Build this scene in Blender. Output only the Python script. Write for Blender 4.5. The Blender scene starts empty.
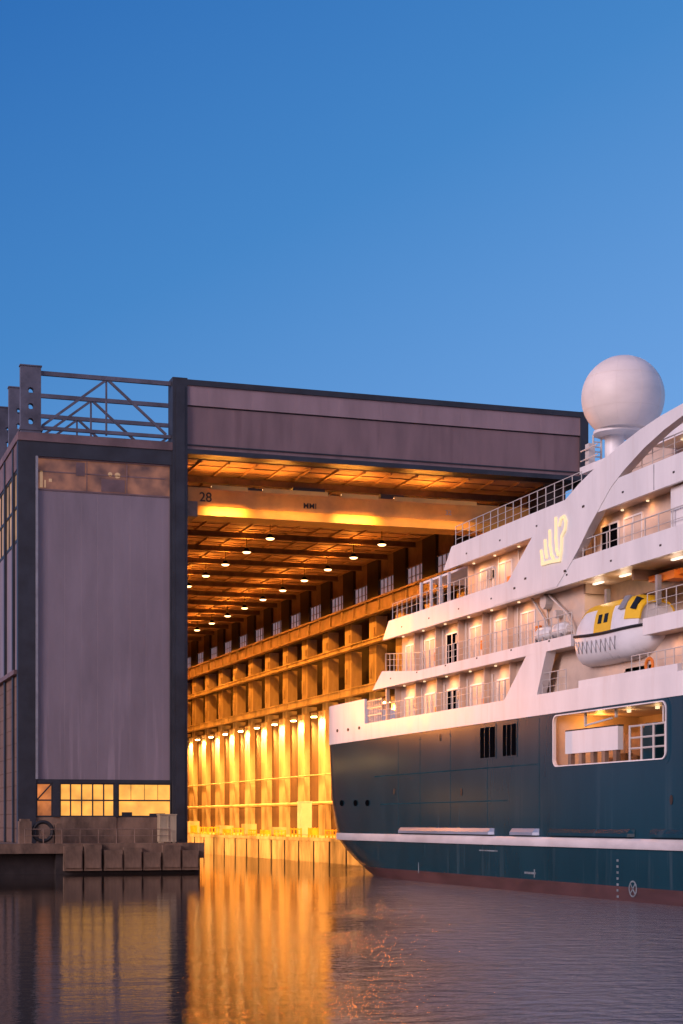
import bpy, bmesh, math, random
from mathutils import Vector
random.seed(7)
R = math.radians
SC = bpy.context.scene
COL = SC.collection

# ------------------------------------------------------------------ materials
def nt_new(name):
    m = bpy.data.materials.new(name); m.use_nodes = True
    nt = m.node_tree; nt.nodes.clear()
    out = nt.nodes.new('ShaderNodeOutputMaterial'); b = nt.nodes.new('ShaderNodeBsdfPrincipled')
    nt.links.new(b.outputs[0], out.inputs[0])
    return m, nt, b

def mat(name, col, rough=.6, metal=0., var=.18, scale=1.0, stretch=(1, 1, 1), bump=0., bscale=6., col2=None, rvar=.12):
    m, nt, b = nt_new(name)
    tc = nt.nodes.new('ShaderNodeTexCoord'); mp = nt.nodes.new('ShaderNodeMapping')
    mp.inputs['Scale'].default_value = stretch
    nt.links.new(tc.outputs['Object'], mp.inputs[0])
    n = nt.nodes.new('ShaderNodeTexNoise'); n.inputs['Scale'].default_value = scale
    n.inputs['Detail'].default_value = 6; n.inputs['Roughness'].default_value = .6
    nt.links.new(mp.outputs[0], n.inputs[0])
    cr = nt.nodes.new('ShaderNodeValToRGB')
    c2 = col2 or tuple(c * (1 - 2 * var) for c in col)
    c1 = tuple(min(1, c * (1 + .5 * var)) for c in col)
    cr.color_ramp.elements[0].position = .32; cr.color_ramp.elements[1].position = .62
    cr.color_ramp.elements[0].color = (*c2, 1); cr.color_ramp.elements[1].color = (*c1, 1)
    nt.links.new(n.outputs[0], cr.inputs[0]); nt.links.new(cr.outputs[0], b.inputs['Base Color'])
    mr = nt.nodes.new('ShaderNodeMapRange'); mr.inputs[3].default_value = max(.05, rough - rvar); mr.inputs[4].default_value = min(1, rough + rvar)
    nt.links.new(n.outputs[0], mr.inputs[0]); nt.links.new(mr.outputs[0], b.inputs['Roughness'])
    b.inputs['Metallic'].default_value = metal
    if bump:
        n2 = nt.nodes.new('ShaderNodeTexNoise'); n2.inputs['Scale'].default_value = bscale; n2.inputs['Detail'].default_value = 4
        nt.links.new(mp.outputs[0], n2.inputs[0])
        bp = nt.nodes.new('ShaderNodeBump'); bp.inputs['Strength'].default_value = bump; bp.inputs['Distance'].default_value = .05
        nt.links.new(n2.outputs[0], bp.inputs['Height']); nt.links.new(bp.outputs[0], b.inputs['Normal'])
    return m

def flat_(m): m.node_tree.nodes['Principled BSDF'].inputs['Specular IOR Level'].default_value = 0; return m
def ribbed(name, col, axis, pitch, rough=.5, depth=.02, var=.15, col2=None):
    """sheet cladding with seams along one axis"""
    m = mat(name, col, rough, var=var, scale=.5, stretch=(1, 1, .25), col2=col2)
    nt = m.node_tree; b = [n for n in nt.nodes if n.type == 'BSDF_PRINCIPLED'][0]
    tc = nt.nodes.new('ShaderNodeTexCoord'); w = nt.nodes.new('ShaderNodeTexWave')
    w.wave_type = 'BANDS'; w.bands_direction = axis; w.inputs['Scale'].default_value = 1 / pitch * .314
    w.wave_profile = 'SAW'
    nt.links.new(tc.outputs['Object'], w.inputs[0])
    cr = nt.nodes.new('ShaderNodeValToRGB'); cr.color_ramp.elements[0].position = 0; cr.color_ramp.elements[1].position = .06
    nt.links.new(w.outputs['Fac'], cr.inputs[0])
    bp = nt.nodes.new('ShaderNodeBump'); bp.inputs['Strength'].default_value = .8; bp.inputs['Distance'].default_value = depth
    nt.links.new(cr.outputs[0], bp.inputs['Height']); nt.links.new(bp.outputs[0], b.inputs['Normal'])
    return m

def emit(name, col, strength, var=0., base=(.5, .5, .5)):
    m, nt, b = nt_new(name)
    b.inputs['Base Color'].default_value = (*base, 1)
    b.inputs['Emission Strength'].default_value = strength
    b.inputs['Emission Color'].default_value = (*col, 1)
    if var:
        tc = nt.nodes.new('ShaderNodeTexCoord')
        n = nt.nodes.new('ShaderNodeTexNoise'); n.inputs['Scale'].default_value = .9; n.inputs['Detail'].default_value = 5
        nt.links.new(tc.outputs['Object'], n.inputs[0])
        mr = nt.nodes.new('ShaderNodeMapRange'); mr.inputs[1].default_value = .3; mr.inputs[2].default_value = .7
        mr.inputs[3].default_value = strength * (1 - var); mr.inputs[4].default_value = strength * (1 + var)
        nt.links.new(n.outputs[0], mr.inputs[0]); nt.links.new(mr.outputs[0], b.inputs['Emission Strength'])
    return m

M = {}
M['white'] = mat('white_ship_paint', (.78, .77, .77), .38, var=.05, scale=.8, stretch=(1, 1, .3))
M['teal'] = mat('teal_hull_paint', (.006, .040, .060), .22, var=.12, scale=.25, stretch=(1, 1, .3), bump=.02, bscale=.3, rvar=.03)
M['teal'].node_tree.nodes['Principled BSDF'].inputs['Specular IOR Level'].default_value = .25
M['red'] = mat('red_boot_top', (.060, .026, .030), .5, var=.25, scale=.7, stretch=(1, .4, 2))
M['steel_cream'] = mat('cream_painted_steel', (.50, .40, .26), .55, var=.25, scale=.6, stretch=(1, 1, .3))
M['steel_brown'] = mat('brown_painted_steel', (.26, .17, .12), .6, var=.25, scale=.7)
M['wall_tan'] = mat('tan_wall_sheet', (.12, .07, .045), .7, var=.25, scale=.4, stretch=(1, 1, .3))
M['wall_dark'] = mat('dark_wall_sheet', (.035, .02, .016), .8, var=.3, scale=.4)  # shade between the columns put into the colour; upper columns share it
M['ceil'] = mat('roof_underside', (.42, .25, .15), .7, var=.22, scale=.35)
M['crane'] = mat('orange_crane_paint', (.62, .30, .06), .5, var=.15, scale=.5)
M['frame'] = mat('dark_blue_grey_frame', (.028, .032, .042), .5, var=.25, scale=.6)
M['header'] = ribbed('mauve_header_sheet', (.32, .22, .225), 'X', 3.1, .45, .012, .13)
M['header2'] = ribbed('darker_mauve_sheet', (.235, .15, .15), 'X', 6.2, .5, .012, .14)
M['panel'] = ribbed('lilac_grey_wall_sheet', (.255, .205, .228), 'X', 1.1, .5, .008, .10)
M['fascia'] = mat('brown_fascia', (.19, .12, .12), .6, var=.2, scale=.5)
M['truss'] = mat('truss_steel', (.12, .12, .155), .6, var=.25, scale=.6)
M['concrete'] = mat('quay_concrete', (.23, .145, .095), .85, var=.35, scale=.8, stretch=(1, 1, .5), bump=.35, bscale=3)
M['conc_dark'] = mat('shade_and_joint_concrete', (.035, .027, .025), .6, var=.35, scale=.9, bump=.35, bscale=3)  # shade of the quay recess put into the colour; also dock joints
M['conc_pale'] = mat('pale_dock_concrete', (.46, .36, .24), .8, var=.3, scale=.6, stretch=(1, 1, .4), bump=.3, bscale=2)
M['yellow'] = mat('yellow_safety_paint', (.72, .40, .03), .5, var=.15, scale=1.2)
M['boat_yellow'] = mat('lifeboat_yellow', (.82, .50, .02), .35, var=.06, scale=1)
M['orange'] = mat('orange_rescue_paint', (.75, .20, .02), .45, var=.1, scale=1.2)
M['boat_white'] = mat('lifeboat_white', (.76, .76, .78), .3, var=.05, scale=1)
M['dark'] = mat('dark_rubber', (.02, .02, .022), .6, var=.2)
M['black'] = flat_(mat('matt_black', (.003, .003, .004), .9, var=.1))
M['glass_dark'] = mat('dark_window_glass', (.012, .014, .018), .12, var=.1, rvar=.03)
M['grey'] = mat('grey_metal', (.33, .33, .35), .45, .3, var=.15)
M['rail'] = mat('white_rail_paint', (.56, .53, .50), .4, var=.06)
M['cabin'] = mat('cabin_wall_paint', (.62, .48, .38), .5, var=.1, scale=.6)
M['fender'] = mat('sky_sheen_fender', (.26, .32, .42), .3, .2, var=.15, scale=.5, stretch=(1, .3, 1))  # sky reflection on the bevelled sponson tops put into the colour
M['stripe'] = mat('pale_rubbing_strake', (.62, .60, .62), .4, var=.12, scale=.9, stretch=(1, .3, 1))
M['clad_side'] = ribbed('brown_side_boards', (.17, .10, .07), 'Z', .95, .7, .05, .2)
M['gold'] = emit('backlit_gold_sign', (1, .84, .55), .5, base=(.75, .6, .3))
M['lens'] = emit('sodium_lens', (1, .60, .25), 6)
M['lens_wall'] = emit('sodium_flood_lens', (1, .60, .20), 55)
M['lens_white'] = emit('warm_deck_lens', (1, .72, .42), 1.2)
M['tube_white'] = emit('white_tube_lens', (1, .86, .68), 1.3)
M['win_lit'] = emit('lit_annex_pane', (1, .43, .07), 1.15, .3, base=(.10, .07, .04))
M['win_lit2'] = emit('dim_annex_pane', (1, .30, .07), .5, .6, base=(.08, .05, .04))
M['win_dim'] = emit('clerestory_pane', (.80, .30, .15), .17, .85, base=(.05, .04, .05))
M['win_side'] = emit('side_window_pane', (1, .55, .30), .34, .3, base=(.1,.08,.07))
M['win_sky'] = emit('dusk_lit_milky_pane', (.62, .50, .62), .26, .25, base=(.3, .25, .3))  # weak emission stands in for dusk light coming through the panes

def streaks(m, colour, z0, z1, amount, freq, thin=.06):
    """run-off streaks with a shape of their own, strongest between two heights (object z)"""
    nt = m.node_tree; b = [n for n in nt.nodes if n.type == 'BSDF_PRINCIPLED'][0]; src = b.inputs['Base Color'].links[0].from_socket
    tc = nt.nodes.new('ShaderNodeTexCoord'); mp = nt.nodes.new('ShaderNodeMapping'); mp.inputs['Scale'].default_value = (freq, freq, freq * thin)
    nt.links.new(tc.outputs['Object'], mp.inputs[0])
    n = nt.nodes.new('ShaderNodeTexNoise'); n.inputs['Scale'].default_value = 1; n.inputs['Detail'].default_value = 5; nt.links.new(mp.outputs[0], n.inputs[0])
    mr = nt.nodes.new('ShaderNodeMapRange'); mr.inputs[1].default_value = .56; mr.inputs[2].default_value = .72; mr.inputs[4].default_value = amount; nt.links.new(n.outputs[0], mr.inputs[0])
    sx = nt.nodes.new('ShaderNodeSeparateXYZ'); nt.links.new(tc.outputs['Object'], sx.inputs[0])
    mz = nt.nodes.new('ShaderNodeMapRange'); mz.interpolation_type = 'SMOOTHSTEP'; mz.inputs[1].default_value = z0; mz.inputs[2].default_value = z1; mz.inputs[3].default_value = 1; mz.inputs[4].default_value = .12; nt.links.new(sx.outputs[2], mz.inputs[0])
    mu = nt.nodes.new('ShaderNodeMath'); mu.operation = 'MULTIPLY'; nt.links.new(mr.outputs[0], mu.inputs[0]); nt.links.new(mz.outputs[0], mu.inputs[1])
    mx = nt.nodes.new('ShaderNodeMix'); mx.data_type = 'RGBA'; mx.inputs[7].default_value = (*colour, 1)
    nt.links.new(mu.outputs[0], mx.inputs[0]); nt.links.new(src, mx.inputs[6]); nt.links.new(mx.outputs[2], b.inputs['Base Color'])
streaks(M['panel'], (.42, .33, .36), 5, 13, .55, 2.2)
streaks(M['teal'], (.10, .14, .16), -1, 7, .35, 1.6, .08)
streaks(M['red'], (.05, .03, .03), -1, 3, .7, 1.2, .3)
streaks(M['header2'], (.12, .07, .07), 20, 60, .5, 1.2, .1)
streaks(M['concrete'], (.05, .035, .03), -3, 3, .8, 1.5, .2)
streaks(M['white'], (.55, .46, .40), -5, 60, .25, 1.8, .07)

# ------------------------------------------------------------------ mesh building
class MB:
    def __init__(s): s.v = []; s.f = []; s.m = []
    def add(s, vs, fs, mi=0):
        o = len(s.v); s.v += [tuple(v) for v in vs]
        for f in fs: s.f.append([i + o for i in f]); s.m.append(mi)
        return s
    def box(s, x0, x1, y0, y1, z0, z1, mi=0):
        v = [(x, y, z) for z in (z0, z1) for y in (y0, y1) for x in (x0, x1)]
        return s.add(v, [(0, 2, 3, 1), (4, 5, 7, 6), (0, 1, 5, 4), (2, 6, 7, 3), (0, 4, 6, 2), (1, 3, 7, 5)], mi)
    def bar(s, p, q, w, h=None, mi=0, up=(0, 0, 1)):
        """rectangular bar between two points"""
        p = Vector(p); q = Vector(q); d = (q - p).normalized(); u = Vector(up)
        if abs(d.dot(u)) > .95: u = Vector((0, 1, 0))
        a = d.cross(u).normalized(); b = a.cross(d).normalized(); h = h or w
        v = [c + a * (i * w / 2) + b * (j * h / 2) for c in (p, q) for (i, j) in ((-1, -1), (1, -1), (1, 1), (-1, 1))]
        return s.add(v, [(0, 1, 2, 3), (7, 6, 5, 4), (0, 4, 5, 1), (1, 5, 6, 2), (2, 6, 7, 3), (3, 7, 4, 0)], mi)
    def tube(s, p, q, r, n=6, r2=None, mi=0):
        p = Vector(p); q = Vector(q); d = (q - p).normalized(); u = Vector((0, 0, 1)) if abs(d.z) < .9 else Vector((1, 0, 0))
        a = d.cross(u).normalized(); b = a.cross(d); r2 = r if r2 is None else r2
        v = []
        for c, rr in ((p, r), (q, r2)):
            for k in range(n):
                t = 2 * math.pi * k / n; v.append(c + a * (rr * math.cos(t)) + b * (rr * math.sin(t)))
        fs = [(k, (k + 1) % n, n + (k + 1) % n, n + k) for k in range(n)]
        return s.add(v, fs + [tuple(range(n - 1, -1, -1)), tuple(range(n, 2 * n))], mi)
    def path(s, pts, r, n=6, mi=0):
        for a, b in zip(pts, pts[1:]): s.tube(a, b, r, n, mi=mi)
        return s
    def loft(s, rings, closed=True, caps=True, mi=0):
        n = len(rings[0]); v = [p for r in rings for p in r]; fs = []
        for i in range(len(rings) - 1):
            for k in range(n if closed else n - 1):
                a = i * n + k; b = i * n + (k + 1) % n
                fs.append((a, b, b + n, a + n))
        if caps: fs += [tuple(range(n - 1, -1, -1)), tuple(range((len(rings) - 1) * n, len(rings) * n))]
        return s.add(v, fs, mi)
    def sphere(s, c, r, nu=48, nv=28, zmin=-1, sz=1.0):
        rings = []
        for j in range(nv + 1):
            z = zmin + (1 - zmin) * j / nv; z = math.sin(math.asin(max(-1, zmin)) + (math.pi / 2 - math.asin(max(-1, zmin))) * j / nv)
            rr = math.sqrt(max(0, 1 - z * z)) + 1e-4
            rings.append([(c[0] + r * rr * math.cos(2 * math.pi * k / nu), c[1] + r * rr * math.sin(2 * math.pi * k / nu), c[2] + r * z * sz) for k in range(nu)])
        return s.loft(rings)

def origin(o):
    v = Vector((0, 0, 0))
    while o: v += o.location; o = o.parent
    return v

def obj(name, mb, m, parent=None, smooth=False, loc=None):
    off = origin(parent) if parent else Vector(loc or (0, 0, 0))
    me = bpy.data.meshes.new(name)
    me.from_pydata([tuple(Vector(v) - off) for v in mb.v], [], mb.f)
    for x in (m if isinstance(m, (list, tuple)) else [m]): me.materials.append(M[x] if isinstance(x, str) else x)
    me.polygons.foreach_set('material_index', mb.m)
    bm = bmesh.new(); bm.from_mesh(me); bmesh.ops.recalc_face_normals(bm, faces=bm.faces); bm.to_mesh(me); bm.free()
    if smooth:
        me.polygons.foreach_set('use_smooth', [True] * len(me.polygons)); me.set_sharp_from_angle(angle=R(38))
    o = bpy.data.objects.new(name, me); COL.objects.link(o)
    if parent: o.parent = parent
    else: o.location = off
    return o

def thing(name, label, cat, loc=(0, 0, 0), group=None):
    o = bpy.data.objects.new(name, None); COL.objects.link(o); o.location = loc; o.empty_display_size = .3
    o['label'] = label; o['category'] = cat
    if group: o['group'] = group
    return o
def tag(o, label, cat, group=None):
    o['label'] = label; o['category'] = cat
    if group: o['group'] = group
    return o
def struct(name, mb, m, smooth=False):
    o = obj(name, mb, m, smooth=smooth); o['kind'] = 'structure'; return o
def dup(root, loc, label, group=None):
    r = root.copy(); COL.objects.link(r); r.location = loc; r['label'] = label
    if group: r['group'] = group
    for ch in list(root.children):
        c = ch.copy(); COL.objects.link(c); c.parent = r
        for g in ch.children:
            d = g.copy(); COL.objects.link(d); d.parent = c
    return r
def dup_part(p, dx=0, dy=0, dz=0):
    c = p.copy(); COL.objects.link(c); c.parent = p.parent
    c.location = (p.location.x + dx, p.location.y + dy, p.location.z + dz)
    for g in p.children:
        d = g.copy(); COL.objects.link(d); d.parent = c
    return c

def plate(outline, holes, thick, f):
    """flat plate with holes; f(u, v, w) maps to the world, w in +-thick/2"""
    cu = bpy.data.curves.new('c', 'CURVE'); cu.dimensions = '2D'; cu.fill_mode = 'BOTH'; cu.extrude = thick / 2
    for pts in [outline] + list(holes):
        sp = cu.splines.new('POLY'); sp.points.add(len(pts) - 1); sp.use_cyclic_u = True
        for p, q in zip(sp.points, pts): p.co = (q[0], q[1], 0, 1)
    return curve_mb(cu, f)
def curve_mb(cu, f):
    t = bpy.data.objects.new('c', cu); COL.objects.link(t)
    dg = bpy.context.evaluated_depsgraph_get(); dg.update()
    me = bpy.data.meshes.new_from_object(t.evaluated_get(dg))
    mb = MB().add([f(*v.co) for v in me.vertices], [tuple(p.vertices) for p in me.polygons])
    bpy.data.objects.remove(t); bpy.data.curves.remove(cu); bpy.data.meshes.remove(me)
    return mb
def text(s, size, f, thick=.02):
    cu = bpy.data.curves.new('t', 'FONT'); cu.body = s; cu.size = size; cu.extrude = thick / 2; cu.offset = size * .012
    return curve_mb(cu, f)
def circle(cx, cy, r, n=20, ry=None): return [(cx + r * math.cos(2 * math.pi * k / n), cy + (ry or r) * math.sin(2 * math.pi * k / n)) for k in range(n)]
def rrect(x0, x1, y0, y1, r, n=6):
    o = []
    for cx, cy, a0 in ((x1 - r, y1 - r, 0), (x0 + r, y1 - r, 90), (x0 + r, y0 + r, 180), (x1 - r, y0 + r, 270)):
        for k in range(n + 1):
            a = R(a0 + 90 * k / n); o.append((cx + r * math.cos(a), cy + r * math.sin(a)))
    return o
def lamp(kind, loc, power, col, parent=None, radius=.12, direction=None, spot=None, blend=.6):
    l = bpy.data.lights.new('lamp_light', kind); l.energy = power; l.color = col
    if kind == 'AREA': l.size = radius
    else: l.shadow_soft_size = radius
    if kind == 'SPOT': l.spot_size = R(spot); l.spot_blend = blend
    o = bpy.data.objects.new('lamp_light', l); COL.objects.link(o)
    o.location = Vector(loc) - (origin(parent) if parent else Vector())
    if direction: o.rotation_euler = Vector(direction).to_track_quat('-Z', 'Y').to_euler()
    if parent: o.parent = parent
    return o
ORD = ['first', 'second', 'third', 'fourth', 'fifth', 'sixth', 'seventh', 'eighth', 'ninth', 'tenth', 'eleventh', 'twelfth', 'thirteenth', 'fourteenth', 'fifteenth', 'sixteenth', 'seventeenth', 'eighteenth', 'nineteenth', 'twentieth']

# ------------------------------------------------------------------ setting: water and quays
def water_mat():
    m, nt, b = nt_new('harbour_water')
    b.inputs['Base Color'].default_value = (.085, .074, .078, 1)
    b.inputs['Roughness'].default_value = .09; b.inputs['IOR'].default_value = 1.36
    tc = nt.nodes.new('ShaderNodeTexCoord')
    def noise(sc, stretch, det=4, rot=0):
        mp = nt.nodes.new('ShaderNodeMapping'); mp.inputs['Scale'].default_value = stretch; mp.inputs['Rotation'].default_value = (0, 0, R(rot))
        nt.links.new(tc.outputs['Object'], mp.inputs[0])
        n = nt.nodes.new('ShaderNodeTexNoise'); n.inputs['Scale'].default_value = sc; n.inputs['Detail'].default_value = det; n.inputs['Roughness'].default_value = .55
        nt.links.new(mp.outputs[0], n.inputs[0]); return n
    sx = nt.nodes.new('ShaderNodeSeparateXYZ'); nt.links.new(tc.outputs['Object'], sx.inputs[0])
    def math_(op, a, b_=None):
        n = nt.nodes.new('ShaderNodeMath'); n.operation = op
        for i, v in enumerate((a, b_)):
            if v is None: continue
            if isinstance(v, (int, float)): n.inputs[i].default_value = v
            else: nt.links.new(v, n.inputs[i])
        return n.outputs[0]
    def rng(v, a, b_, c_, d):
        m_ = nt.nodes.new('ShaderNodeMapRange'); m_.interpolation_type = 'SMOOTHSTEP'
        nt.links.new(v, m_.inputs[0])
        for i, q_ in enumerate((a, b_, c_, d)): m_.inputs[i + 1].default_value = q_
        return m_.outputs[0]
    swell = noise(.45, (.16, 1, 1), 3, 18); chop = noise(1.3, (.22, 1, 1), 4, 18); rip = noise(4.5, (.6, 1, 1), 4, 18); cat = noise(1.5, (.8, 1, 1), 5, 18); patch = noise(.06, (.7, 1.4, 1), 3, 18)
    # the open water alongside the ship is ruffled by the wind, the dock mouth lies sheltered
    bc = nt.nodes.new('ShaderNodeMix'); bc.data_type = 'RGBA'; bc.inputs[6].default_value = (.040, .028, .020, 1); bc.inputs[7].default_value = (.20, .195, .21, 1)  # paler base puts reflected sky into the colour of the ruffled side
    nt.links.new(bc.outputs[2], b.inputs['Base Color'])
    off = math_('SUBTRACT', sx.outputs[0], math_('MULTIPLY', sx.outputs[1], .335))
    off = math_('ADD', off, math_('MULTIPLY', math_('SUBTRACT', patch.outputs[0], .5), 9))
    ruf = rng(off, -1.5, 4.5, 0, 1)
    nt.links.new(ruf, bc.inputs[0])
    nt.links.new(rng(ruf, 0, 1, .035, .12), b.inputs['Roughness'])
    near = rng(sx.outputs[1], 98, 45, 0, 1)
    prev = None
    for src, d0, d1, st in ((swell, .040, .14, .5), (chop, .018, .08, .6), (cat, .003, .26, .8), (rip, .010, .06, .8)):
        bp = nt.nodes.new('ShaderNodeBump'); bp.inputs['Strength'].default_value = st
        nt.links.new(math_('ADD', math_('MULTIPLY', rng(near, 0, 1, d0 * .3, d0), math_('SUBTRACT', 1.0, ruf)), math_('MULTIPLY', ruf, d1)), bp.inputs['Distance']); nt.links.new(src.outputs[0], bp.inputs['Height'])
        if prev: nt.links.new(prev.outputs[0], bp.inputs['Normal'])
        prev = bp
    nt.links.new(prev.outputs[0], b.inputs['Normal'])
    return m
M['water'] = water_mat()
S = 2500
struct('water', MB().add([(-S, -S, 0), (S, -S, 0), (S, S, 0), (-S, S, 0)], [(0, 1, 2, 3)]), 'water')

q = MB()                                                    # quay left of the hall mouth
q.box(-90, 26.6, 110.5, 300, 1.35, 2.0)
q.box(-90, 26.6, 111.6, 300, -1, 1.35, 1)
q.box(16.9, 26.5, 110.75, 111.6, -1, 1.35, 1)
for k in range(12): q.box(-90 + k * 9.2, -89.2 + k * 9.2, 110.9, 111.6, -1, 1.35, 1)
q.box(26.35, 26.72, 110.42, 110.9, 1.0, 2.02)
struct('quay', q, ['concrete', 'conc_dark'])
q = MB()                                                    # dock side inside the hall
q.box(43, 56.2, 113.6, 300, -1, 2.0)
for k in range(40): q.box(42.93, 43, 116 + k * 4.4, 116.22 + k * 4.4, .0, 1.8, 1)
q.box(42.9, 43.3, 113.6, 300, 1.78, 2.06)
struct('quay', q, ['conc_pale', 'conc_dark'])
struct('quay', MB().box(58.5, 260, 110.5, 300, -1, 2.0), 'concrete')
struct('ground', MB().box(-700, 900, 300, 900, -1, 1.9), 'concrete')

tops = [.2, .3, -.05, .1, -.22, .24, -.1]
for k in range(7):
    x = 17.35 + k * 1.3; w = (1.2, 1.16, 1.24, 1.22, 1.2, 1.24, 1.15)[k]
    b = MB().box(x, x + w, 110.2, 110.72, .22, 1.62 + tops[k]); b.box(x + .08, x + w - .08, 110.12, 110.2, .4, 1.35 + tops[k])
    o = obj('fender_block', b, 'concrete', loc=(x + w / 2, 110.45, .22))
    tag(o, f'concrete fender block on the left quay face, {ORD[k]} from the left end of the row', 'fender', 'fender blocks along the left quay')

# ------------------------------------------------------------------ the shipbuilding hall
YF = 113.0; PITCH = 7.4
hall = thing('shipyard_hall', 'huge open ended shipbuilding hall glowing orange inside, mauve header over its mouth', 'hall', (40, YF, 2))
post = MB().box(25.12, 26.15, 112.9, 114.3, 2, 33.58); post.box(25.32, 25.95, 112.84, 112.9, 2.2, 33.0)
obj('portal_post', post, 'frame', hall)
post = MB().box(55.66, 56.28, 112.9, 114.4, 2, 33.52); obj('portal_post', post, 'frame', hall)
obj('portal_lintel', MB().box(26.15, 55.66, 112.9, 114.4, 33.12, 33.5).box(26.15, 55.66, 112.92, 114.3, 28.45, 28.78), 'frame', hall)
obj('header_panel', MB().box(26.15, 55.66, 113.0, 114.2, 31.78, 33.12), 'header', hall)
pn = MB().box(26.15, 55.66, 113.12, 114.2, 28.78, 31.70)
obj('header_panel', pn, 'header2', hall)
obj('header_joint', MB().box(26.15, 55.66, 113.2, 114.1, 31.70, 31.78).box(26.15, 55.66, 113.04, 113.12, 29.05, 29.13), 'frame', hall)
YE = 292
obj('roof', MB().box(25.2, 56.3, 114.4, YE, 28.4, 29.0), 'ceil', hall)
pu = MB()
for k in range(14): pu.box(27.4 + k * 2.0, 27.52 + k * 2.0, 114.5, YE, 28.26, 28.4)
for k in range(94): pu.box(26.4, 53.6, 116.0 + k * 1.85, 116.06 + k * 1.85, 28.33, 28.4, 1)
obj('roof_purlins', pu, ['ceil', 'steel_brown'], hall)
bm_ = MB().box(26.9, 53.4, 118.8, 119.2, 27.76, 27.84).box(26.9, 53.4, 118.95, 119.05, 27.84, 28.25)
M['beam'] = mat('dark_roof_steel', (.13, .075, .05), .7, var=.25)
beam = obj('roof_beam', bm_, 'beam', hall)
for k in range(1, 23): dup_part(beam, dy=k * PITCH)
obj('far_wall', MB().box(26, 56, YE, YE + .5, 2, 29), 'wall_tan', hall)
obj('left_wall', MB().box(25.3, 25.9, 114.4, YE, 2, 28.4), 'wall_tan', hall)
w = MB().box(55.6, 56.2, 114.5, YE, 14.9, 24.4, 1); w.box(53.65, 55.2, 114.5, YE, 2, 14.9, 0); w.box(53.66, 55.2, 114.5, YE, 26.3, 28.4, 2); w.box(53.72, 55.2, 114.5, YE, 24.4, 26.3, 1)
w.box(53.66, 56.2, 114.5, YE, 14.9, 15.2, 0)
obj('right_wall', w, ['wall_tan', 'wall_dark', 'steel_brown'], hall)
# crane column: two flanges and a web, widening below the runway
c = MB(); y = 115.7
c.box(53.0, 53.64, y - 1.15, y + 1.15, 2, 14.9)
c.box(53.4, 54.5, y - 1.0, y + 1.0, 16.52, 20.23); c.box(53.4, 54.5, y - 1.0, y + 1.0, 20.77, 22.93); c.box(53.36, 54.5, y - .9, y + .9, 14.9, 15.73)
c.box(53.3, 53.4, y + .3, y + .75, 17.2, 18.6); c.box(53.3, 53.4, y - .7, y - .2, 21.2, 21.9)
c.box(53.38, 54.68, y - 1.6, y + 1.6, 24.54, 28.2, 1)
col = obj('column', c, ['steel_cream', 'wall_dark'], hall)
for k in range(1, 23): dup_part(col, dy=k * PITCH)
# bracing diagonal in some bays
rgm = (MB().box(52.6, 53.2, 114.5, YE, 24.25, 24.4).box(52.85, 52.95, 114.5, YE, 23.1, 24.25).box(52.6, 53.2, 114.5, YE, 22.95, 23.1).box(52.8, 53.0, 114.5, YE, 24.4, 24.52))
for k in range(46):
    y = 115.7 + k * PITCH / 2; rgm.box(52.66, 52.85, y - .04, y + .04, 23.1, 24.25, 1)
obj('runway_girder', rgm, ['steel_brown', 'steel_cream'], hall)
for z0, z1 in ((20.25, 20.75), (15.75, 16.5)):
    g = MB().box(52.7, 53.35, 114.5, YE, z1 - .1, z1).box(52.8, 52.9, 114.5, YE, z0 + .1, z1 - .1).box(52.7, 53.35, 114.5, YE, z0, z0 + .1)
    for k in range(46):
        y = 115.7 + k * PITCH / 2 + .8; g.box(52.72, 52.8, y - .05, y + .05, z0 + .1, z1 - .1)
    obj('wall_girder', g, 'steel_cream', hall)
obj('service_pipe', MB().tube((52.75, 114.6, 5.35), (52.75, YE, 5.35), .17, 8), 'steel_cream', hall)
obj('service_pipe', MB().tube((52.9, 114.6, 8.3), (52.9, YE, 8.3), .07, 8), 'steel_cream', hall)
# milky windows above the runway, one per bay
y = 115.7 + PITCH / 2
wf = MB().box(53.5, 53.7, y - 2.05, y + 2.05, 24.6, 24.68).box(53.5, 53.7, y - 2.05, y + 2.05, 26.2, 26.3)
for k in (-1, 0, 1): wf.box(53.55, 53.68, y + k * 1.02 - .05, y + k * 1.02 + .05, 24.68, 26.2)
wf.box(53.57, 53.68, y - 2.03, y + 2.03, 25.35, 25.41)
win = obj('window', wf, 'steel_brown', hall)
obj('pane', MB().box(53.63, 53.70, y - 2.04, y + 2.04, 24.62, 26.25), 'win_sky', win)
for k in range(1, 22): dup_part(win, dy=k * PITCH)
# open trusses standing on the roof, with perforated end posts
for k in range(7):
    y = 113.5 + k * 6.0
    t = obj('roof_truss', MB(), 'truss', hall)
    tr = MB(); x0, x1 = 16.3, 25.1 if k == 0 else 41.0
    tr.box(x0, x1, y - .12, y + .12, 33.1, 33.38); tr.box(x0, x1, y - .12, y + .12, 29.5, 29.72)
    n = 1 if k == 0 else 3
    for j in range(n):
        a = x0 + j * 8.3; m_ = a + 4.4; e = min(a + 8.5, x1)
        tr.bar((m_, y, 33.15), (a + .1, y, 29.75), .16, .16); tr.bar((m_ + .12, y, 33.15), (e, y, 29.75), .16, .16); tr.bar((m_, y, 33.1), (m_, y, 29.4), .12, .12)
    bpy.data.objects.remove(t)
    t = obj('roof_truss', tr, 'truss', hall)
    pp = plate([(14.95, 29.15), (16.3, 29.15), (16.3, 33.6), (14.95, 33.6)], [circle(15.62, z, .2) for z in (32.0, 30.95, 29.95)], .5, lambda u, v, w_, y=y: (u, y + w_, v))
    pp.box(14.9, 16.42, y - .3, y + .3, 29.36, 29.54); pp.box(14.9, 16.36, y - .3, y + .3, 33.6, 33.68)
    obj('end_post', pp, 'truss', t)

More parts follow.
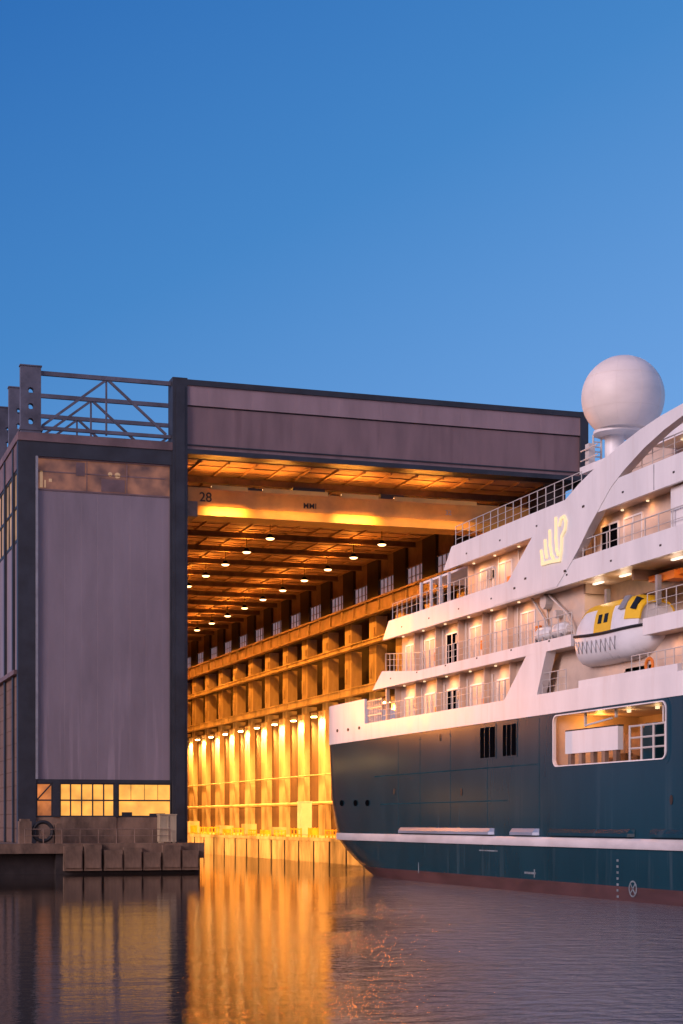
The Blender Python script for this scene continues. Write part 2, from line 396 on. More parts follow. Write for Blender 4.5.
# travelling crane
crane = thing('bridge_crane', 'orange travelling bridge crane spanning the hall under the roof, numbered 28', 'crane', (39.5, 116, 24.7))
g = MB().box(26.9, 52.9, 116.0, 116.15, 25.5, 26.75).box(26.9, 52.9, 116.0, 117.3, 26.75, 26.83).box(26.9, 52.9, 117.2, 117.3, 25.4, 26.75)
obj('girder', g, 'crane', crane)
fl = MB().add([(26.9, 115.2, 24.74), (52.9, 115.2, 24.74), (52.9, 115.72, 25.46), (26.9, 115.72, 25.46), (26.9, 116.0, 25.54), (52.9, 116.0, 25.54), (26.9, 117.3, 24.72), (52.9, 117.3, 24.72), (26.9, 117.3, 25.4), (52.9, 117.3, 25.4)],
     [(0, 1, 2, 3), (3, 2, 5, 4), (0, 6, 7, 1), (6, 8, 9, 7), (4, 5, 9, 8), (0, 3, 4, 8, 6), (1, 7, 9, 5, 2)])
obj('lower_flange', fl, 'crane', crane)
wk = MB().box(26.9, 52.9, 115.0, 115.9, 27.0, 27.05)
for k in range(27): wk.box(27 + k, 27.05 + k, 114.98, 115.03, 27.05, 28.0)
wk.box(26.9, 52.9, 114.98, 115.03, 27.95, 28.0).box(26.9, 52.9, 114.98, 115.03, 27.5, 27.54)
obj('end_carriage', MB().box(51.9, 53.1, 114.8, 118.6, 24.55, 25.6), 'steel_brown', crane)
obj('end_carriage', MB().box(26.4, 27.3, 114.8, 118.6, 24.55, 25.6), 'steel_brown', crane)
cab = MB().box(34.6, 37.0, 116.2, 117.1, 26.83, 27.3).box(41.2, 43.0, 116.1, 117.0, 26.83, 27.2).box(30.5, 33.0, 116.1, 116.5, 26.83, 27.02)
obj('trolley_gear', cab, 'dark', crane)
fc = lambda x, z: (lambda u, v, w_: (x + u, 115.985 + w_, z + v))
obj('number_marking', text('28', .92, fc(27.7, 25.86)), 'dark', crane)
obj('number_marking', text('MMI', .56, fc(35.3, 25.80)), 'dark', crane)
obj('number_marking', text('32', .5, fc(46.2, 25.95)), 'grey', crane)
for x, p, w_, nm in ((29.6, 190, 1.3, 'brightest work light of the orange bridge crane, beside the portal post'), (34.4, 50, 2.4, 'dim work light of the orange bridge crane, between the two bright ones'), (39.2, 170, 1.4, 'bright work light at the middle of the orange bridge crane'), (45.0, 36, 3.2, 'dim work light of the orange bridge crane, nearest to the ship')):
    hd = thing('crane_lamp', nm, 'lamp', (x, 115.5, 26.3), 'work lights of the bridge crane')
    b = MB().box(x - w_, x + w_, 114.86, 115.0, 26.72, 26.8).box(x - w_, x + w_, 114.80, 114.85, 26.50, 26.8)
    for dx in (-w_ + .2, w_ - .2): b.bar((x + dx, 114.9, 26.78), (x + dx, 116.02, 26.78), .05)
    obj('housing', b, 'crane', hd); obj('lens', MB().box(x - w_, x + w_, 114.88, 114.98, 26.70, 26.72), 'lens', hd)
    l_ = lamp('AREA', (x, 114.93, 26.68), p, (1, .44, .07), hd, 2 * w_, (0, .22, -1)); l_.data.shape = 'RECTANGLE'; l_.data.size_y = .1; l_.data.spread = R(80)
    u_ = lamp('AREA', (x, 116.7, 26.95), 230, (1, .34, .04), hd, 3.0, (0, -.3, 1)); u_.data.shape = 'RECTANGLE'; u_.data.size_y = .2  # added upward light without a fixture, brightens the front roof bay

# lamps
SOD = (1.0, .31, .032)
def ceiling_lamp(x, y, lab):
    t = thing('ceiling_lamp', lab, 'lamp', (x, y, 27.2), 'lamps under the hall roof')
    obj('housing', MB().tube((x, y, 26.95), (x, y, 26.6), .12, 14, .36), 'black', t); obj('stem', MB().tube((x, y, 27.74), (x, y, 26.95), .03, 8), 'black', t)
    obj('lens', MB().tube((x, y, 26.6), (x, y, 26.5), .36, 14, .26), 'lens', t)
    lamp('SPOT', (x, y, 26.45), 5200, SOD, t, .3, (0, 0, -1), 170, .5)
    u_ = lamp('AREA', (x, y, 27.0), 190, SOD, t, .5, (0, 0, 1)); u_.data.shape = 'DISK'
    return t
cl = None
for x, nm, n0 in ((37.9, 'left', 2), (47.6, 'right', 2)):
    for k in range(14):
        y = 119 + (k + n0) * PITCH
        lab = f'bright round lamp under the hall roof, {nm} row, {ORD[k]} from the mouth'
        if cl is None: cl = ceiling_lamp(x, y, lab)
        else: dup(cl, (x, y, 27.2), lab)
def flood(x, y, lab):
    t = thing('wall_floodlight', lab, 'floodlight', (x, y, 14.3), 'floodlights along the hall wall')
    b = MB().box(52.95, 53.1, y - .3, y + .3, 14.1, 14.5).bar((53.0, y, 14.4), (52.2, y, 14.5), .08); b.box(51.9, 52.4, y - .32, y + .32, 14.3, 14.62)
    obj('housing', b, 'grey', t); obj('lens', MB().box(51.93, 52.37, y - .29, y + .29, 14.2, 14.3), 'lens_wall', t)
    lamp('SPOT', (51.9, y, 14.1), 9500, (1, .41, .075), t, .2, (.55, 0, -1), 150, .6)
    return t
fl0 = None
for k in range(20):
    y = 115.7 + k * PITCH; lab = f'sodium floodlight on the hall wall column, {ORD[k]} bay from the mouth'
    if fl0 is None: fl0 = flood(52, y, lab)
    else: dup(fl0, (52, y, 14.3), lab)

for k, (y, z, p, d, an_) in enumerate(((114.9, 11.5, 9000, (8, -34, -2.5), 76), (115.9, 17.5, 7000, (8.5, -36, -4), 76), (122, 8, 41800, (16.3, 11, -4.5), 72), (134, 8, 48070, (16.3, 10, -4.5), 72), (147, 8, 52250, (16.3, 10, -4.5), 72), (160, 8, 52250, (16.3, 10, -4.5), 72), (174, 8, 52250, (16.3, 10, -4.5), 72), (192, 8, 52250, (16.3, 8, -4.5), 72))):
    t = thing('wall_floodlight', f'floodlight on the inner left wall of the hall, {ORD[k]} from the mouth', 'floodlight', (26.0, y, z), 'floodlights on the left hall wall')
    obj('housing', MB().box(25.9, 26.08, y - .3, y + .3, z - .2, z + .2), 'grey', t); obj('lens', MB().box(26.08, 26.11, y - .26, y + .26, z - .16, z + .16), 'lens_wall', t)
    lamp('SPOT', (26.25, y, z), p, (1, .29, .03) if k < 2 else (1, .44, .11), t, .12, d, an_, 1.0)

# clutter on the inner quay
for k in range(22):
    y = 134 + k * 5.0; h = random.uniform(.6, 1.0); L = random.uniform(2.6, 4.4)
    b = MB()
    for z in (.35, h): b.box(43.6, 43.68, y, y + L, 2 + z - .1, 2 + z)
    for j in range(4): b.box(43.58, 43.7, y + j * L / 3 - .05, y + j * L / 3 + .05, 2.0, 2 + h + .05)
    if k % 3 == 1: b.box(43.62, 43.66, y + .1, y + L - .1, 2.3, 2 + h)
    tag(obj('safety_barrier', b, 'yellow', loc=(43.64, y, 2)), f'yellow safety barrier on the lit dock edge, {ORD[k] if k < 20 else str(k + 1) + "th"} from the mouth', 'barrier', 'yellow barriers along the dock edge')
for k, (x, y, sx, sy, h) in enumerate([(45.6, 170, 1.1, 2.0, 1.2), (46.2, 183, 1.4, 2.6, 1.0), (45.4, 195, 1.2, 1.6, 1.5), (46.5, 210, 1.5, 3, 1.1), (45.2, 158, 1.2, 1.8, .9)]):
    b = MB().box(x, x + sx, y, y + sy, 2.12, 2 + h); b.box(x + .05, x + .2, y, y + sy, 2, 2.12); b.box(x + sx - .2, x + sx - .05, y, y + sy, 2, 2.12)
    for j in range(3): b.box(x - .04, x, y + sy * (.1 + .35 * j), y + sy * (.2 + .35 * j), 2.12, 2 + h)
    tag(obj('crate', b, 'steel_cream', loc=(x + sx / 2, y + sy / 2, 2)), f'wooden crate behind the yellow dock barriers, {["third", "fourth", "fifth", "farthest", "nearest"][k]} from the mouth' if k not in (3, 4) else f'wooden crate behind the yellow dock barriers, {"farthest" if k == 3 else "nearest"} one', 'crate', 'crates on the dock side')
cb = thing('control_cabinet', 'tall pale electrical cabinet standing before the lit columns on the dock side', 'cabinet', (50.3, 165, 2))
obj('body', MB().box(49.8, 50.9, 164.2, 165.6, 2.15, 5.4).box(49.75, 50.95, 164.15, 165.65, 5.4, 5.5).box(49.9, 50.8, 164.3, 165.5, 2, 2.15), 'rail', cb)
obj('door', MB().box(49.75, 49.8, 164.3, 164.87, 2.3, 5.3), 'rail', cb); obj('door', MB().box(49.75, 49.8, 164.93, 165.5, 2.3, 5.3), 'rail', cb)

# ------------------------------------------------------------------ annex left of the hall mouth
an = thing('annex_building', 'tall annex beside the hall mouth with a lilac sheet front and lit ground windows', 'building', (20, YF, 2))
fr = MB().box(14.75, 15.93, 113.0, 113.7, 2, 28.6).box(15.93, 25.12, 113.0, 113.6, 27.62, 28.6).box(24.97, 25.12, 113.02, 113.6, 6.24, 27.62)
fr.box(15.93, 25.12, 113.05, 113.4, 6.0, 6.24)
obj('frame', fr, 'frame', an)
obj('front_sheet', MB().box(15.93, 24.97, 113.14, 113.5, 6.24, 25.4), 'panel', an)
obj('corner_trim', MB().box(15.90, 16.06, 112.95, 113.14, 6.24, 27.62), 'grey', an)
obj('fascia', MB().box(14.72, 25.12, 112.93, 113.7, 28.6, 29.14).box(14.7, 14.95, 113.7, YE, 28.62, 29.1), 'fascia', an)
cw = obj('clerestory_window', MB().box(16.06, 24.97, 113.1, 113.3, 25.4, 25.5).box(16.06, 24.97, 113.1, 113.3, 27.52, 27.62).box(19.3, 19.36, 113.12, 113.3, 25.5, 27.52).box(22.0, 22.06, 113.12, 113.3, 25.5, 27.52), 'fascia', an)
obj('pane', MB().box(16.06, 24.97, 113.2, 113.28, 25.45, 27.55), 'win_dim', cw)
gl = MB(); 
for k in range(5): gl.box(16.3 + .22 * k, 16.42 + .22 * k, 113.17, 113.2, 25.6, 26.2 + .25 * ((k * 7) % 4))
# shelving and fittings seen through the clerestory
obj('inner_shelf', MB().box(20.3, 21.9, 113.16, 113.2, 25.55, 26.4).box(18.6, 19.2, 113.16, 113.2, 26.5, 27.4).box(16.1, 24.7, 113.17, 113.2, 26.62, 26.7), 'fascia', cw)
obj('inner_lamp', MB().tube((20.9, 113.17, 26.75), (20.9, 113.2, 26.75), .15, 10).tube((21.4, 113.17, 26.7), (21.4, 113.2, 26.7), .2, 10).box(16.2, 16.4, 113.17, 113.2, 25.6, 26.7).box(16.5, 16.6, 113.17, 113.2, 25.6, 26.1).box(16.8, 17.0, 113.17, 113.2, 26.0, 26.2), 'lens_white' if False else 'win_side', cw)
def gwin(x0, x1, cols, m, diag=False):
    z0, z1 = 3.74, 6.0
    b = MB().box(x0, x1, 113.1, 113.3, z0, z0 + .09).box(x0, x1, 113.1, 113.3, z1 - .09, z1).box(x0, x0 + .09, 113.1, 113.3, z0 + .09, z1 - .09).box(x1 - .09, x1, 113.1, 113.3, z0 + .09, z1 - .09)
    for k in range(1, cols): xx = x0 + (x1 - x0) * k / cols; b.box(xx - .04, xx + .04, 113.12, 113.28, z0 + .09, z1 - .09)
    b.box(x0 + .09, x1 - .09, 113.13, 113.27, 4.80, 4.90)
    if cols == 1 and not diag:
        for k in (1, 2, 3): xx = x0 + (x1 - x0) * k / 4; b.box(xx - .015, xx + .015, 113.2, 113.26, 4.9, z1 - .09)
        b.box(x0 + .3, x0 + 1.0, 113.21, 113.26, z0 + .09, z0 + .32); b.box(x1 - 1.5, x1 - .4, 113.21, 113.26, z0 + .09, z0 + .24)
    if diag: b.bar((x0 + .1, 113.2, 4.9), (x1 - .1, 113.2, z1 - .1), .09)
    o = obj('window', b, 'frame', an); obj('pane', MB().box(x0 + .05, x1 - .05, 113.24, 113.3, z0 + .05, z1 - .05), m, o)
gwin(15.95, 17.05, 1, 'win_lit2', True); gwin(17.5, 21.2, 5, 'win_lit'); gwin(21.4, 25.08, 1, 'win_lit')
obj('window_pier', MB().box(17.05, 17.5, 113.0, 113.4, 3.74, 6.0), 'frame', an)
obj('window_pier', MB().box(21.2, 21.4, 113.02, 113.4, 3.74, 6.0), 'frame', an)
pl = MB().box(15.93, 17.5, 113.1, 113.5, 2, 3.72).box(17.5, 21.3, 113.04, 113.5, 2, 3.74).box(21.3, 25.1, 113.09, 113.5, 2, 3.72)
obj('plinth', pl, 'concrete', an)
obj('roof', MB().box(14.95, 25.12, 113.7, YE, 28.62, 29.0), 'fascia', an)
sd = MB().box(14.9, 15.3, 113.7, YE, 13.5, 22.1); obj('side_sheet', sd, 'panel', an)
obj('side_boards', MB().box(14.86, 15.3, 113.7, YE, 2, 13.2), 'clad_side', an)
obj('side_ledge', MB().box(14.55, 15.3, 113.7, YE, 13.2, 13.5).box(14.8, 15.3, 113.7, YE, 26.9, 28.6), 'fascia', an)
sp = MB()
for k in range(40): y = 115.6 + k * 4.4; sp.box(14.72, 14.9, y, y + .45, 2, 28.55)
obj('side_pilasters', sp, 'frame', an)
sw = MB().box(14.86, 14.95, 113.7, YE, 22.1, 22.3).box(14.86, 14.95, 113.7, YE, 26.75, 26.9).box(14.86, 14.95, 113.7, YE, 24.4, 24.55)
for k in range(80): y = 114.4 + k * 2.2; sw.box(14.87, 14.95, y, y + .1, 22.3, 26.75)
swo = obj('side_window', sw, 'frame', an); obj('pane', MB().box(14.95, 15.1, 113.7, YE, 22.2, 26.85), 'win_side', swo)
obj('inner_wall', MB().box(15.3, 25.1, YE - .3, YE, 2, 28.6), 'wall_tan', an)

# things standing on the left quay
b = MB().box(23.85, 24.95, 111.0, 111.9, 2.08, 3.85); b.box(23.9, 24.1, 111.05, 111.85, 2, 2.08).box(24.7, 24.9, 111.05, 111.85, 2, 2.08).box(23.8, 25.0, 110.97, 111.93, 3.85, 3.93).box(24.38, 24.42, 110.96, 111.0, 2.15, 3.8)
tag(obj('switch_box', b, 'steel_cream', loc=(24.4, 111.4, 2)), 'pale boxy cabinet on the quay in front of the right lit window', 'cabinet')
b = MB().box(14.6, 15.4, 111.2, 112.1, 2, 3.45).box(14.7, 15.3, 111.3, 112.0, 3.45, 3.6)
tag(obj('concrete_block', b, 'concrete', loc=(15, 111.6, 2)), 'upright concrete block on the quay at the dark corner post', 'block', 'concrete blocks on the quay')
b = MB().box(16.95, 17.4, 111.1, 112.0, 2, 3.2).box(17.0, 17.35, 111.15, 111.95, 3.2, 3.3)
tag(obj('concrete_block', b, 'concrete', loc=(17.2, 111.5, 2)), 'slim concrete block on the quay right of the hose reel', 'block', 'concrete blocks on the quay')
hr = thing('hose_reel', 'dark round hose reel on a stand, between two concrete blocks on the quay', 'hose reel', (16.1, 111.4, 2))
rg = [[(16.15 + (.62 + .13 * math.cos(a)) * math.cos(t), 111.4 + .13 * math.sin(a), 2.78 + (.62 + .13 * math.cos(a)) * math.sin(t)) for a in [2 * math.pi * j / 8 for j in range(8)]] for t in [2 * math.pi * k / 24 for k in range(25)]]
obj('hose', MB().loft(rg, caps=False), 'dark', hr, True)
obj('stand', MB().bar((16.15, 111.4, 2.78), (15.75, 111.4, 2), .1).bar((16.15, 111.4, 2.78), (16.55, 111.4, 2), .1).tube((16.15, 111.15, 2.78), (16.15, 111.65, 2.78), .12, 10), 'steel_brown', hr)
b = MB()
for k in range(9): b.tube((14.9 + k * 1.2, 110.85, 2), (14.9 + k * 1.2, 110.85, 2.95), .03, 5)
b.tube((14.9, 110.85, 2.93), (24.5, 110.85, 2.93), .028, 5).tube((14.9, 110.85, 2.5), (24.5, 110.85, 2.5), .02, 5)
tag(obj('quay_railing', b, 'steel_brown', loc=(19.7, 110.85, 2)), 'thin rusty railing along the edge of the left quay', 'railing')
for k, x in enumerate((12.2, 7.5)):
    b = MB().tube((x, 111.1, 2), (x, 111.1, 2.4), .2, 12, .16).tube((x, 111.1, 2.4), (x, 111.1, 2.55), .28, 12, .26)
    tag(obj('bollard', b, 'yellow', loc=(x, 111.1, 2)), ['squat mooring bollard on the quay nearest to the annex corner', 'squat mooring bollard on the quay farther left of the annex'][k], 'bollard', 'mooring bollards on the left quay')

# ------------------------------------------------------------------ the ship
XS = 34.4; XC = 45.9
ship = thing('cruise_ship', 'white and dark teal expedition cruise ship moored stern first at the hall mouth', 'ship', (XC, 50, 0))
def lerp(tab, z):
    if z <= tab[0][0]: return tab[0][1]
    for (a, p), (b_, q_) in zip(tab, tab[1:]):
        if z <= b_: return p + (q_ - p) * (z - a) / (b_ - a)
    return tab[-1][1]
YAPP = [(-2, 92), (-.6, 96), (0, 98.2), (.5, 100.1), (1, 101.8), (1.6, 103.6), (2.23, 105.0), (3.4, 105.9), (4.85, 106.5), (7, 106.8), (8.6, 107.0), (11.2, 107.3)]
AY = [(-2, 16), (0, 14), (2, 10), (4, 6.5), (6, 4), (8.5, 2.6), (12, 2.6)]
AX = [(-2, 6), (0, 5), (2, 3.6), (4, 2.4), (6, 1.6), (8.5, 1.2), (12, 1.2)]
SIDE = [(5, 5.2), (12, 7.9), (20, 9.9), (28, 11.1), (36, 11.5), (48, 11.5), (61.8, 11.5), (72.7, 11.5), (75.5, 11.5), (79, 11.5), (83, 11.5), (87, 11.5)]
def outline(z, extra=()):
    ay, ax, ya = lerp(AY, z), lerp(AX, z), lerp(YAPP, z)
    th = [R(a) for a in (0, 8, 16, 25, 34, 44, 54, 64, 74, 82, 90)]
    y0 = min(ya * (1 + ax * (1 - math.cos(t)) / XS) - ay * math.sin(t) for t in th)
    half = [(XC - b_, y) for y, b_ in SIDE] + [(XS, y) for y in extra]
    half += [(XS + ax * (1 - math.cos(t)), y0 + ay * math.sin(t)) for t in th]
    return [(XC, -5.5 - .35 * z)] + half + [(2 * XC - x, y) for x, y in reversed(half)], len(half)
ZL = [-2, -.8, 0, .3, .62, 1, 1.6, 2.2, 2.75, 3.4, 4.2, 5.0, 5.95, 6.6, 7.4, 8.42, 8.55]
rings = []
for z in ZL:
    o_, nh = outline(z); rings.append([(x, y, z) for x, y in o_])
hb = MB(); n = len(rings[0])
vs = [p for r in rings for p in r]; f1 = []; f2 = []
iz0, iz1 = ZL.index(5.95), ZL.index(8.42)
ix = 1 + [s[0] for s in SIDE].index(61.8)
for i in range(len(ZL) - 1):
    for k in range(n):
        if k == ix and iz0 <= i < iz1: continue                 # the mooring deck opening
        a = i * n + k; b_ = i * n + (k + 1) % n
        (f2 if ZL[i + 1] <= .63 else f1).append((a, b_, b_ + n, a + n))
hb.add(vs, f1 + f2 + [tuple(range(n - 1, -1, -1)), tuple(range((len(ZL) - 1) * n, len(ZL) * n))])
hb.m = [0] * len(f1) + [1] * len(f2) + [1, 0]
hull = obj('hull', hb, ['teal', 'red'], ship, True)
# rubbing strake and fender segments follow the hull outline
def girdle(z0, z1, out, ya, yb, mi=0):
    mb = MB(); rr = []
    for z in (z0, z1):
        o_, nh = outline((z0 + z1) / 2); rr.append(o_[1:nh + 1])
    P = rr[0]; sec = []
    for i, (x, y) in enumerate(P):
        a = P[max(0, i - 1)]; b_ = P[min(len(P) - 1, i + 1)]
        tx, ty = b_[0] - a[0], b_[1] - a[1]; l = math.hypot(tx, ty); nx, ny = -ty / l, tx / l
        if not (ya <= y <= yb): continue
        hz = (z1 - z0)
        sec.append([(x - nx * .3, y - ny * .3, z0), (x + nx * out * .75, y + ny * out * .75, z0 + hz * .08), (x + nx * out, y + ny * out, z0 + hz * .3), (x + nx * out, y + ny * out, z0 + hz * .7), (x + nx * out * .75, y + ny * out * .75, z0 + hz * .92), (x - nx * .3, y - ny * .3, z1)])
    return mb.loft(sec)
obj('rubbing_strake', girdle(2.2, 2.72, .14, 5, 200), 'stripe', hull, True)
for ya, yb in ((79.6, 93.4), (74.2, 77.4), (64.6, 73.0), (52, 63.2)):
    f = MB(); sec = []
    for y in (ya, ya + .25, yb - .25, yb):
        e = .03 if y in (ya, yb) else .26
        sec.append([(XS + .1, y, 2.76), (XS - e, y, 2.76), (XS - e, y, 2.9), (XS - e * .45, y, 3.08), (XS + .1, y, 3.1)])
    obj('fender', f.loft(sec), 'fender' if ya > 74 else 'teal', hull)
# plating seams and marks
M['seam'] = flat_(mat('weld_seam', (.012, .055, .075), .7, var=.2))
for y in (58.5, 74.2, 80.5, 85.6, 90.2, 93.8): obj('weld_seam', MB().box(XS - .003, XS + .02, y, y + .05, 3.2, 8.3), 'seam', hull)
obj('weld_seam', MB().box(XS - .004, XS + .02, 74.3, 98, 6.15, 6.2), 'seam', hull); obj('weld_seam', MB().box(XS - .004, XS + .02, 78, 97, 4.45, 4.5), 'seam', hull)
M['mark'] = mat('faded_mark_paint', (.17, .22, .25), .7, var=.3, scale=3)
def mark(name, mb): obj(name, mb, 'mark', hull)
mark('thruster_mark', MB().box(XS - .012, XS + .02, 74.6, 75.9, .88, .98).box(XS - .014, XS + .02, 74.7, 74.82, .72, 1.12))
for k in range(7): mark('draught_mark', MB().box(XS - .012, XS + .02, 66.1, 66.28, .12 + k * .26, .22 + k * .26))
mark('hull_mark', MB().box(XS - .012, XS + .02, 79.2, 81.6, 1.9, 1.96)); mark('hull_mark', MB().box(XS - .012, XS + .02, 90.4, 90.5, .5, 1.1))
rm = plate(circle(64.8, .55, .36), [circle(64.8, .55, .29)], .03, lambda u, v, w_: (XS + w_, u, v))
for a in (45, 135):
    c_, s_ = math.cos(R(a)), math.sin(R(a)); rm.bar((XS - .006, 64.8 - .3 * c_, .55 - .3 * s_), (XS - .006, 64.8 + .3 * c_, .55 + .3 * s_), .03, .06)
mark('round_mark', rm)
# louvre windows in the hull
for y0, y1 in ((79.4, 81.5), (76.8, 78.6)):
    lv = obj('louvre_window', MB().box(XS - .024, XS + .05, y0, y1, 6.62, 6.7).box(XS - .024, XS + .05, y0, y1, 8.26, 8.34).box(XS - .024, XS + .05, y0, y0 + .08, 6.7, 8.26).box(XS - .024, XS + .05, y1 - .08, y1, 6.7, 8.26).box(XS - .023, XS + .05, y0 + (y1 - y0) * .36, y0 + (y1 - y0) * .36 + .08, 6.7, 8.26).box(XS - .023, XS + .05, y0 + (y1 - y0) * .68, y0 + (y1 - y0) * .68 + .06, 6.7, 8.26), 'teal', hull)
    obj('pane', MB().box(XS - .02, XS + .05, y0 + .08, y1 - .08, 6.7, 8.26), 'black', lv)
hp = [(87.1, 8.05), (61.5, 4.3), (84.0, 5.0), (94.5, 5.2)]
for y, z in hp:
    b = MB(); v = circle(y, z, .13, 12, .2); b.loft([[(XS - .02, u, w_) for u, w_ in v], [(XS + .05, u, w_) for u, w_ in v]])
    obj('vent_hole', b, 'dark', hull)
# mooring ports near the stern (on the curved quarter)
def on_hull(yt, z):
    o_, nh = outline(z); P = o_[1:nh + 1]
    for (x0, y0), (x1, y1) in zip(P, P[1:]):
        if y0 <= yt <= y1: t = (yt - y0) / (y1 - y0 + 1e-9); return x0 + (x1 - x0) * t
    return XS
for y, z, m_ in ((104.4, 4.62, 'black'), (101.6, 4.6, 'black'), (99.3, 4.58, 'black')):
    x = on_hull(y, z); b = MB(); v = circle(y, z, .34, 16, .19)
    b.loft([[(x - .05 + (on_hull(u, w_) - x), u, w_) for u, w_ in v], [(x + .2, u, w_) for u, w_ in v]])
    pt = obj('mooring_port', b, m_, hull)
    v2 = [(p[0] - .06 + 0, p[1], p[2]) for p in []]
# the mooring deck opening
fr_o = rrect(61.55, 72.95, 5.72, 8.52, .45); fr_i = rrect(61.85, 72.65, 5.97, 8.40, .4)
opn = obj('mooring_deck', MB().box(34.75, 39.0, 61.8, 72.7, 5.75, 5.95).box(38.9, 39.1, 61.8, 72.7, 5.95, 8.42).box(34.46, 39, 72.7, 72.9, 5.75, 8.6).box(34.46, 39, 61.6, 61.8, 5.75, 8.6).box(34.46, 39, 61.8, 72.7, 8.42, 8.54).box(34.46, 34.75, 61.8, 72.7, 5.75, 5.95), 'cabin', hull)
pf = plate(rrect(61.62, 72.88, 5.78, 8.5, .4), [rrect(61.88, 72.62, 6.0, 8.38, .36)], .06, lambda u, v, w_: (XS + .02 + w_, u, v))
obj('opening_frame', pf, 'teal', opn)
lip = plate(rrect(61.86, 72.64, 5.98, 8.40, .36), [rrect(61.92, 72.58, 6.03, 8.35, .34)], .16, lambda u, v, w_: (XS + .02 + w_, u, v))
obj('opening_lip', lip, 'white', opn)
ld = MB()
for z in (6.55, 7.0, 7.5): ld.tube((34.6, 62.3, z), (34.6, 65.5, z), .045, 6)
for y in (62.35, 63.35, 64.4, 65.45): ld.tube((34.6, y, 5.95), (34.6, y, 7.55), .055, 6)
ld.tube((34.7, 62.7, 7.5), (34.7, 62.7, 8.42), .05).tube((34.9, 61.9, 5.95), (34.9, 61.9, 8.42), .07)
obj('railing', ld, 'rail', opn)
br = MB().bar((34.8, 70.1, 8.42), (34.8, 70.1, 7.75), .1).bar((34.8, 67.1, 8.42), (34.8, 67.1, 8.0), .1).bar((34.8, 70.1, 7.8), (35.2, 68.2, 8.05), .08)
obj('hanger', br, 'rail', opn)
obj('locker', MB().box(38.0, 38.88, 68.8, 72.4, 5.96, 7.6), 'steel_brown', opn); obj('locker', MB().box(38.2, 38.88, 62.5, 64.0, 5.96, 7.9), 'steel_brown', opn)
for k in range(5): obj('crate', MB().box(36.6, 37.0, 66.4 + k * 1.1, 66.9 + k * 1.1, 5.96, 6.4 + .15 * (k % 2)), 'steel_brown', opn)
obj('locker', MB().box(35.6, 36.6, 65.0, 66.3, 5.96, 7.5).box(35.7, 36.5, 65.1, 66.2, 7.5, 7.7), 'teal', opn)
wd = MB()
for yy in (65.3, 66.9): wd.tube((36.6, yy, 6.6), (36.6, yy + .15, 6.6), .6, 16)
wd.tube((36.6, 65.4, 6.6), (36.6, 67.0, 6.6), .3, 14); wd.box(36.2, 37.0, 65.2, 67.2, 5.95, 6.15)
obj('winch', wd, 'grey', opn)
for y in (68.0, 65.4):
    lp = obj('lamp', MB().tube((35.9, y, 8.42), (35.9, y, 8.3), .1, 10), 'lens_white', opn)
    lamp('POINT', (35.9, y, 8.1), 13, (1, .60, .26), ship, .12)
lamp('POINT', (36.3, 71.6, 8.0), 80, (1, .40, .07), ship, .15)
ct = thing('storage_container', 'plain white box container inside the mooring deck opening of the ship', 'container', (35.2, 68.6, 5.95))
obj('body', MB().box(34.62, 34.88, 66.6, 71.85, 6.56, 7.6), 'white', ct)
obj('edge_trim', MB().box(34.62, 34.9, 66.58, 71.87, 7.6, 7.66), 'dark', ct)
for y in (66.8, 67.9, 69.0, 70.2, 71.3): obj('foot', MB().box(34.65, 34.85, y, y + .32, 5.95, 6.56), 'steel_brown', ct)

# white bulwark of the main deck
def ring_wall(z0, ztop, th=.12, out=.04):
    o_, nh = outline(8.5, (96.0, 99.75, 99.85)); P = o_[4:2 * nh - 2]
    sec = []
    for i, (x, y) in enumerate(P):
        a = P[max(0, i - 1)]; b_ = P[min(len(P) - 1, i + 1)]
        tx, ty = b_[0] - a[0], b_[1] - a[1]; l = math.hypot(tx, ty); nx, ny = -ty / l, tx / l
        zt = ztop(y)
        sec.append([(x + nx * out, y + ny * out, z0), (x + nx * out, y + ny * out, zt), (x - nx * th, y - ny * th, zt), (x - nx * th, y - ny * th, z0)])
    return MB().loft(sec)
obj('bulwark', ring_wall(8.5, lambda y: 11.05 if y > 99.8 else 9.5), 'white', ship)
obj('weather_deck', MB().box(34.6, 57.2, 28, 104.5, 8.56, 8.62), 'cabin', ship)
for y, z in ((105.2, 9.35), (103.0, 9.3), (100.8, 9.3)):
    x = on_hull(y, 8.5); v = circle(y, z, .18, 12, .1)
    obj('fairlead', MB().loft([[(x - .07, u, w_) for u, w_ in v], [(x + .1, u, w_) for u, w_ in v]]), 'dark', ship)

def band(z0, z1, yb, yt, y_from, zaft=None, name='deck_band'):
    """white deck edge: both sides, raked aft tip, aft wall"""
    zaft = zaft or z1
    pts = [(y_from, z0), (yb, z0), (yt, zaft), (yt - 6, z1), (y_from, z1)]
    mb = MB()
    for xa, xb in ((XS - .02, XS + .14), (2 * XC - XS - .14, 2 * XC - XS + .02)):
        mb.loft([[(xa, u, v) for u, v in pts], [(xb, u, v) for u, v in pts]])
    mb.box(XS + .14, 2 * XC - XS - .14, yt - .6, yt - .45, z0 + .3, zaft - .02)
    for k in range(int((yb - y_from) / 4.4)):
        yy = yb - 3.4 - k * 4.4; mb.box(XS - .032, XS, yy, yy + .16, z0 + .42, z0 + .50, 1)
    return mb
obj('deck_band', band(11.48, 12.02, 98.4, 96.6, 70.75, 12.5), ['white', 'dark'], ship)
obj('deck_band', MB().box(XS - .02, XS + .14, 20, 63.9, 11.25, 11.95).box(57.26, 57.42, 20, 70.7, 11.15, 11.88), 'white', ship)
obj('deck_band', band(14.35, 15.4, 96.5, 95.4, 20), ['white', 'dark'], ship)
obj('deck_band', band(17.15, 18.3, 86.6, 85.4, 20), ['white', 'dark'], ship)
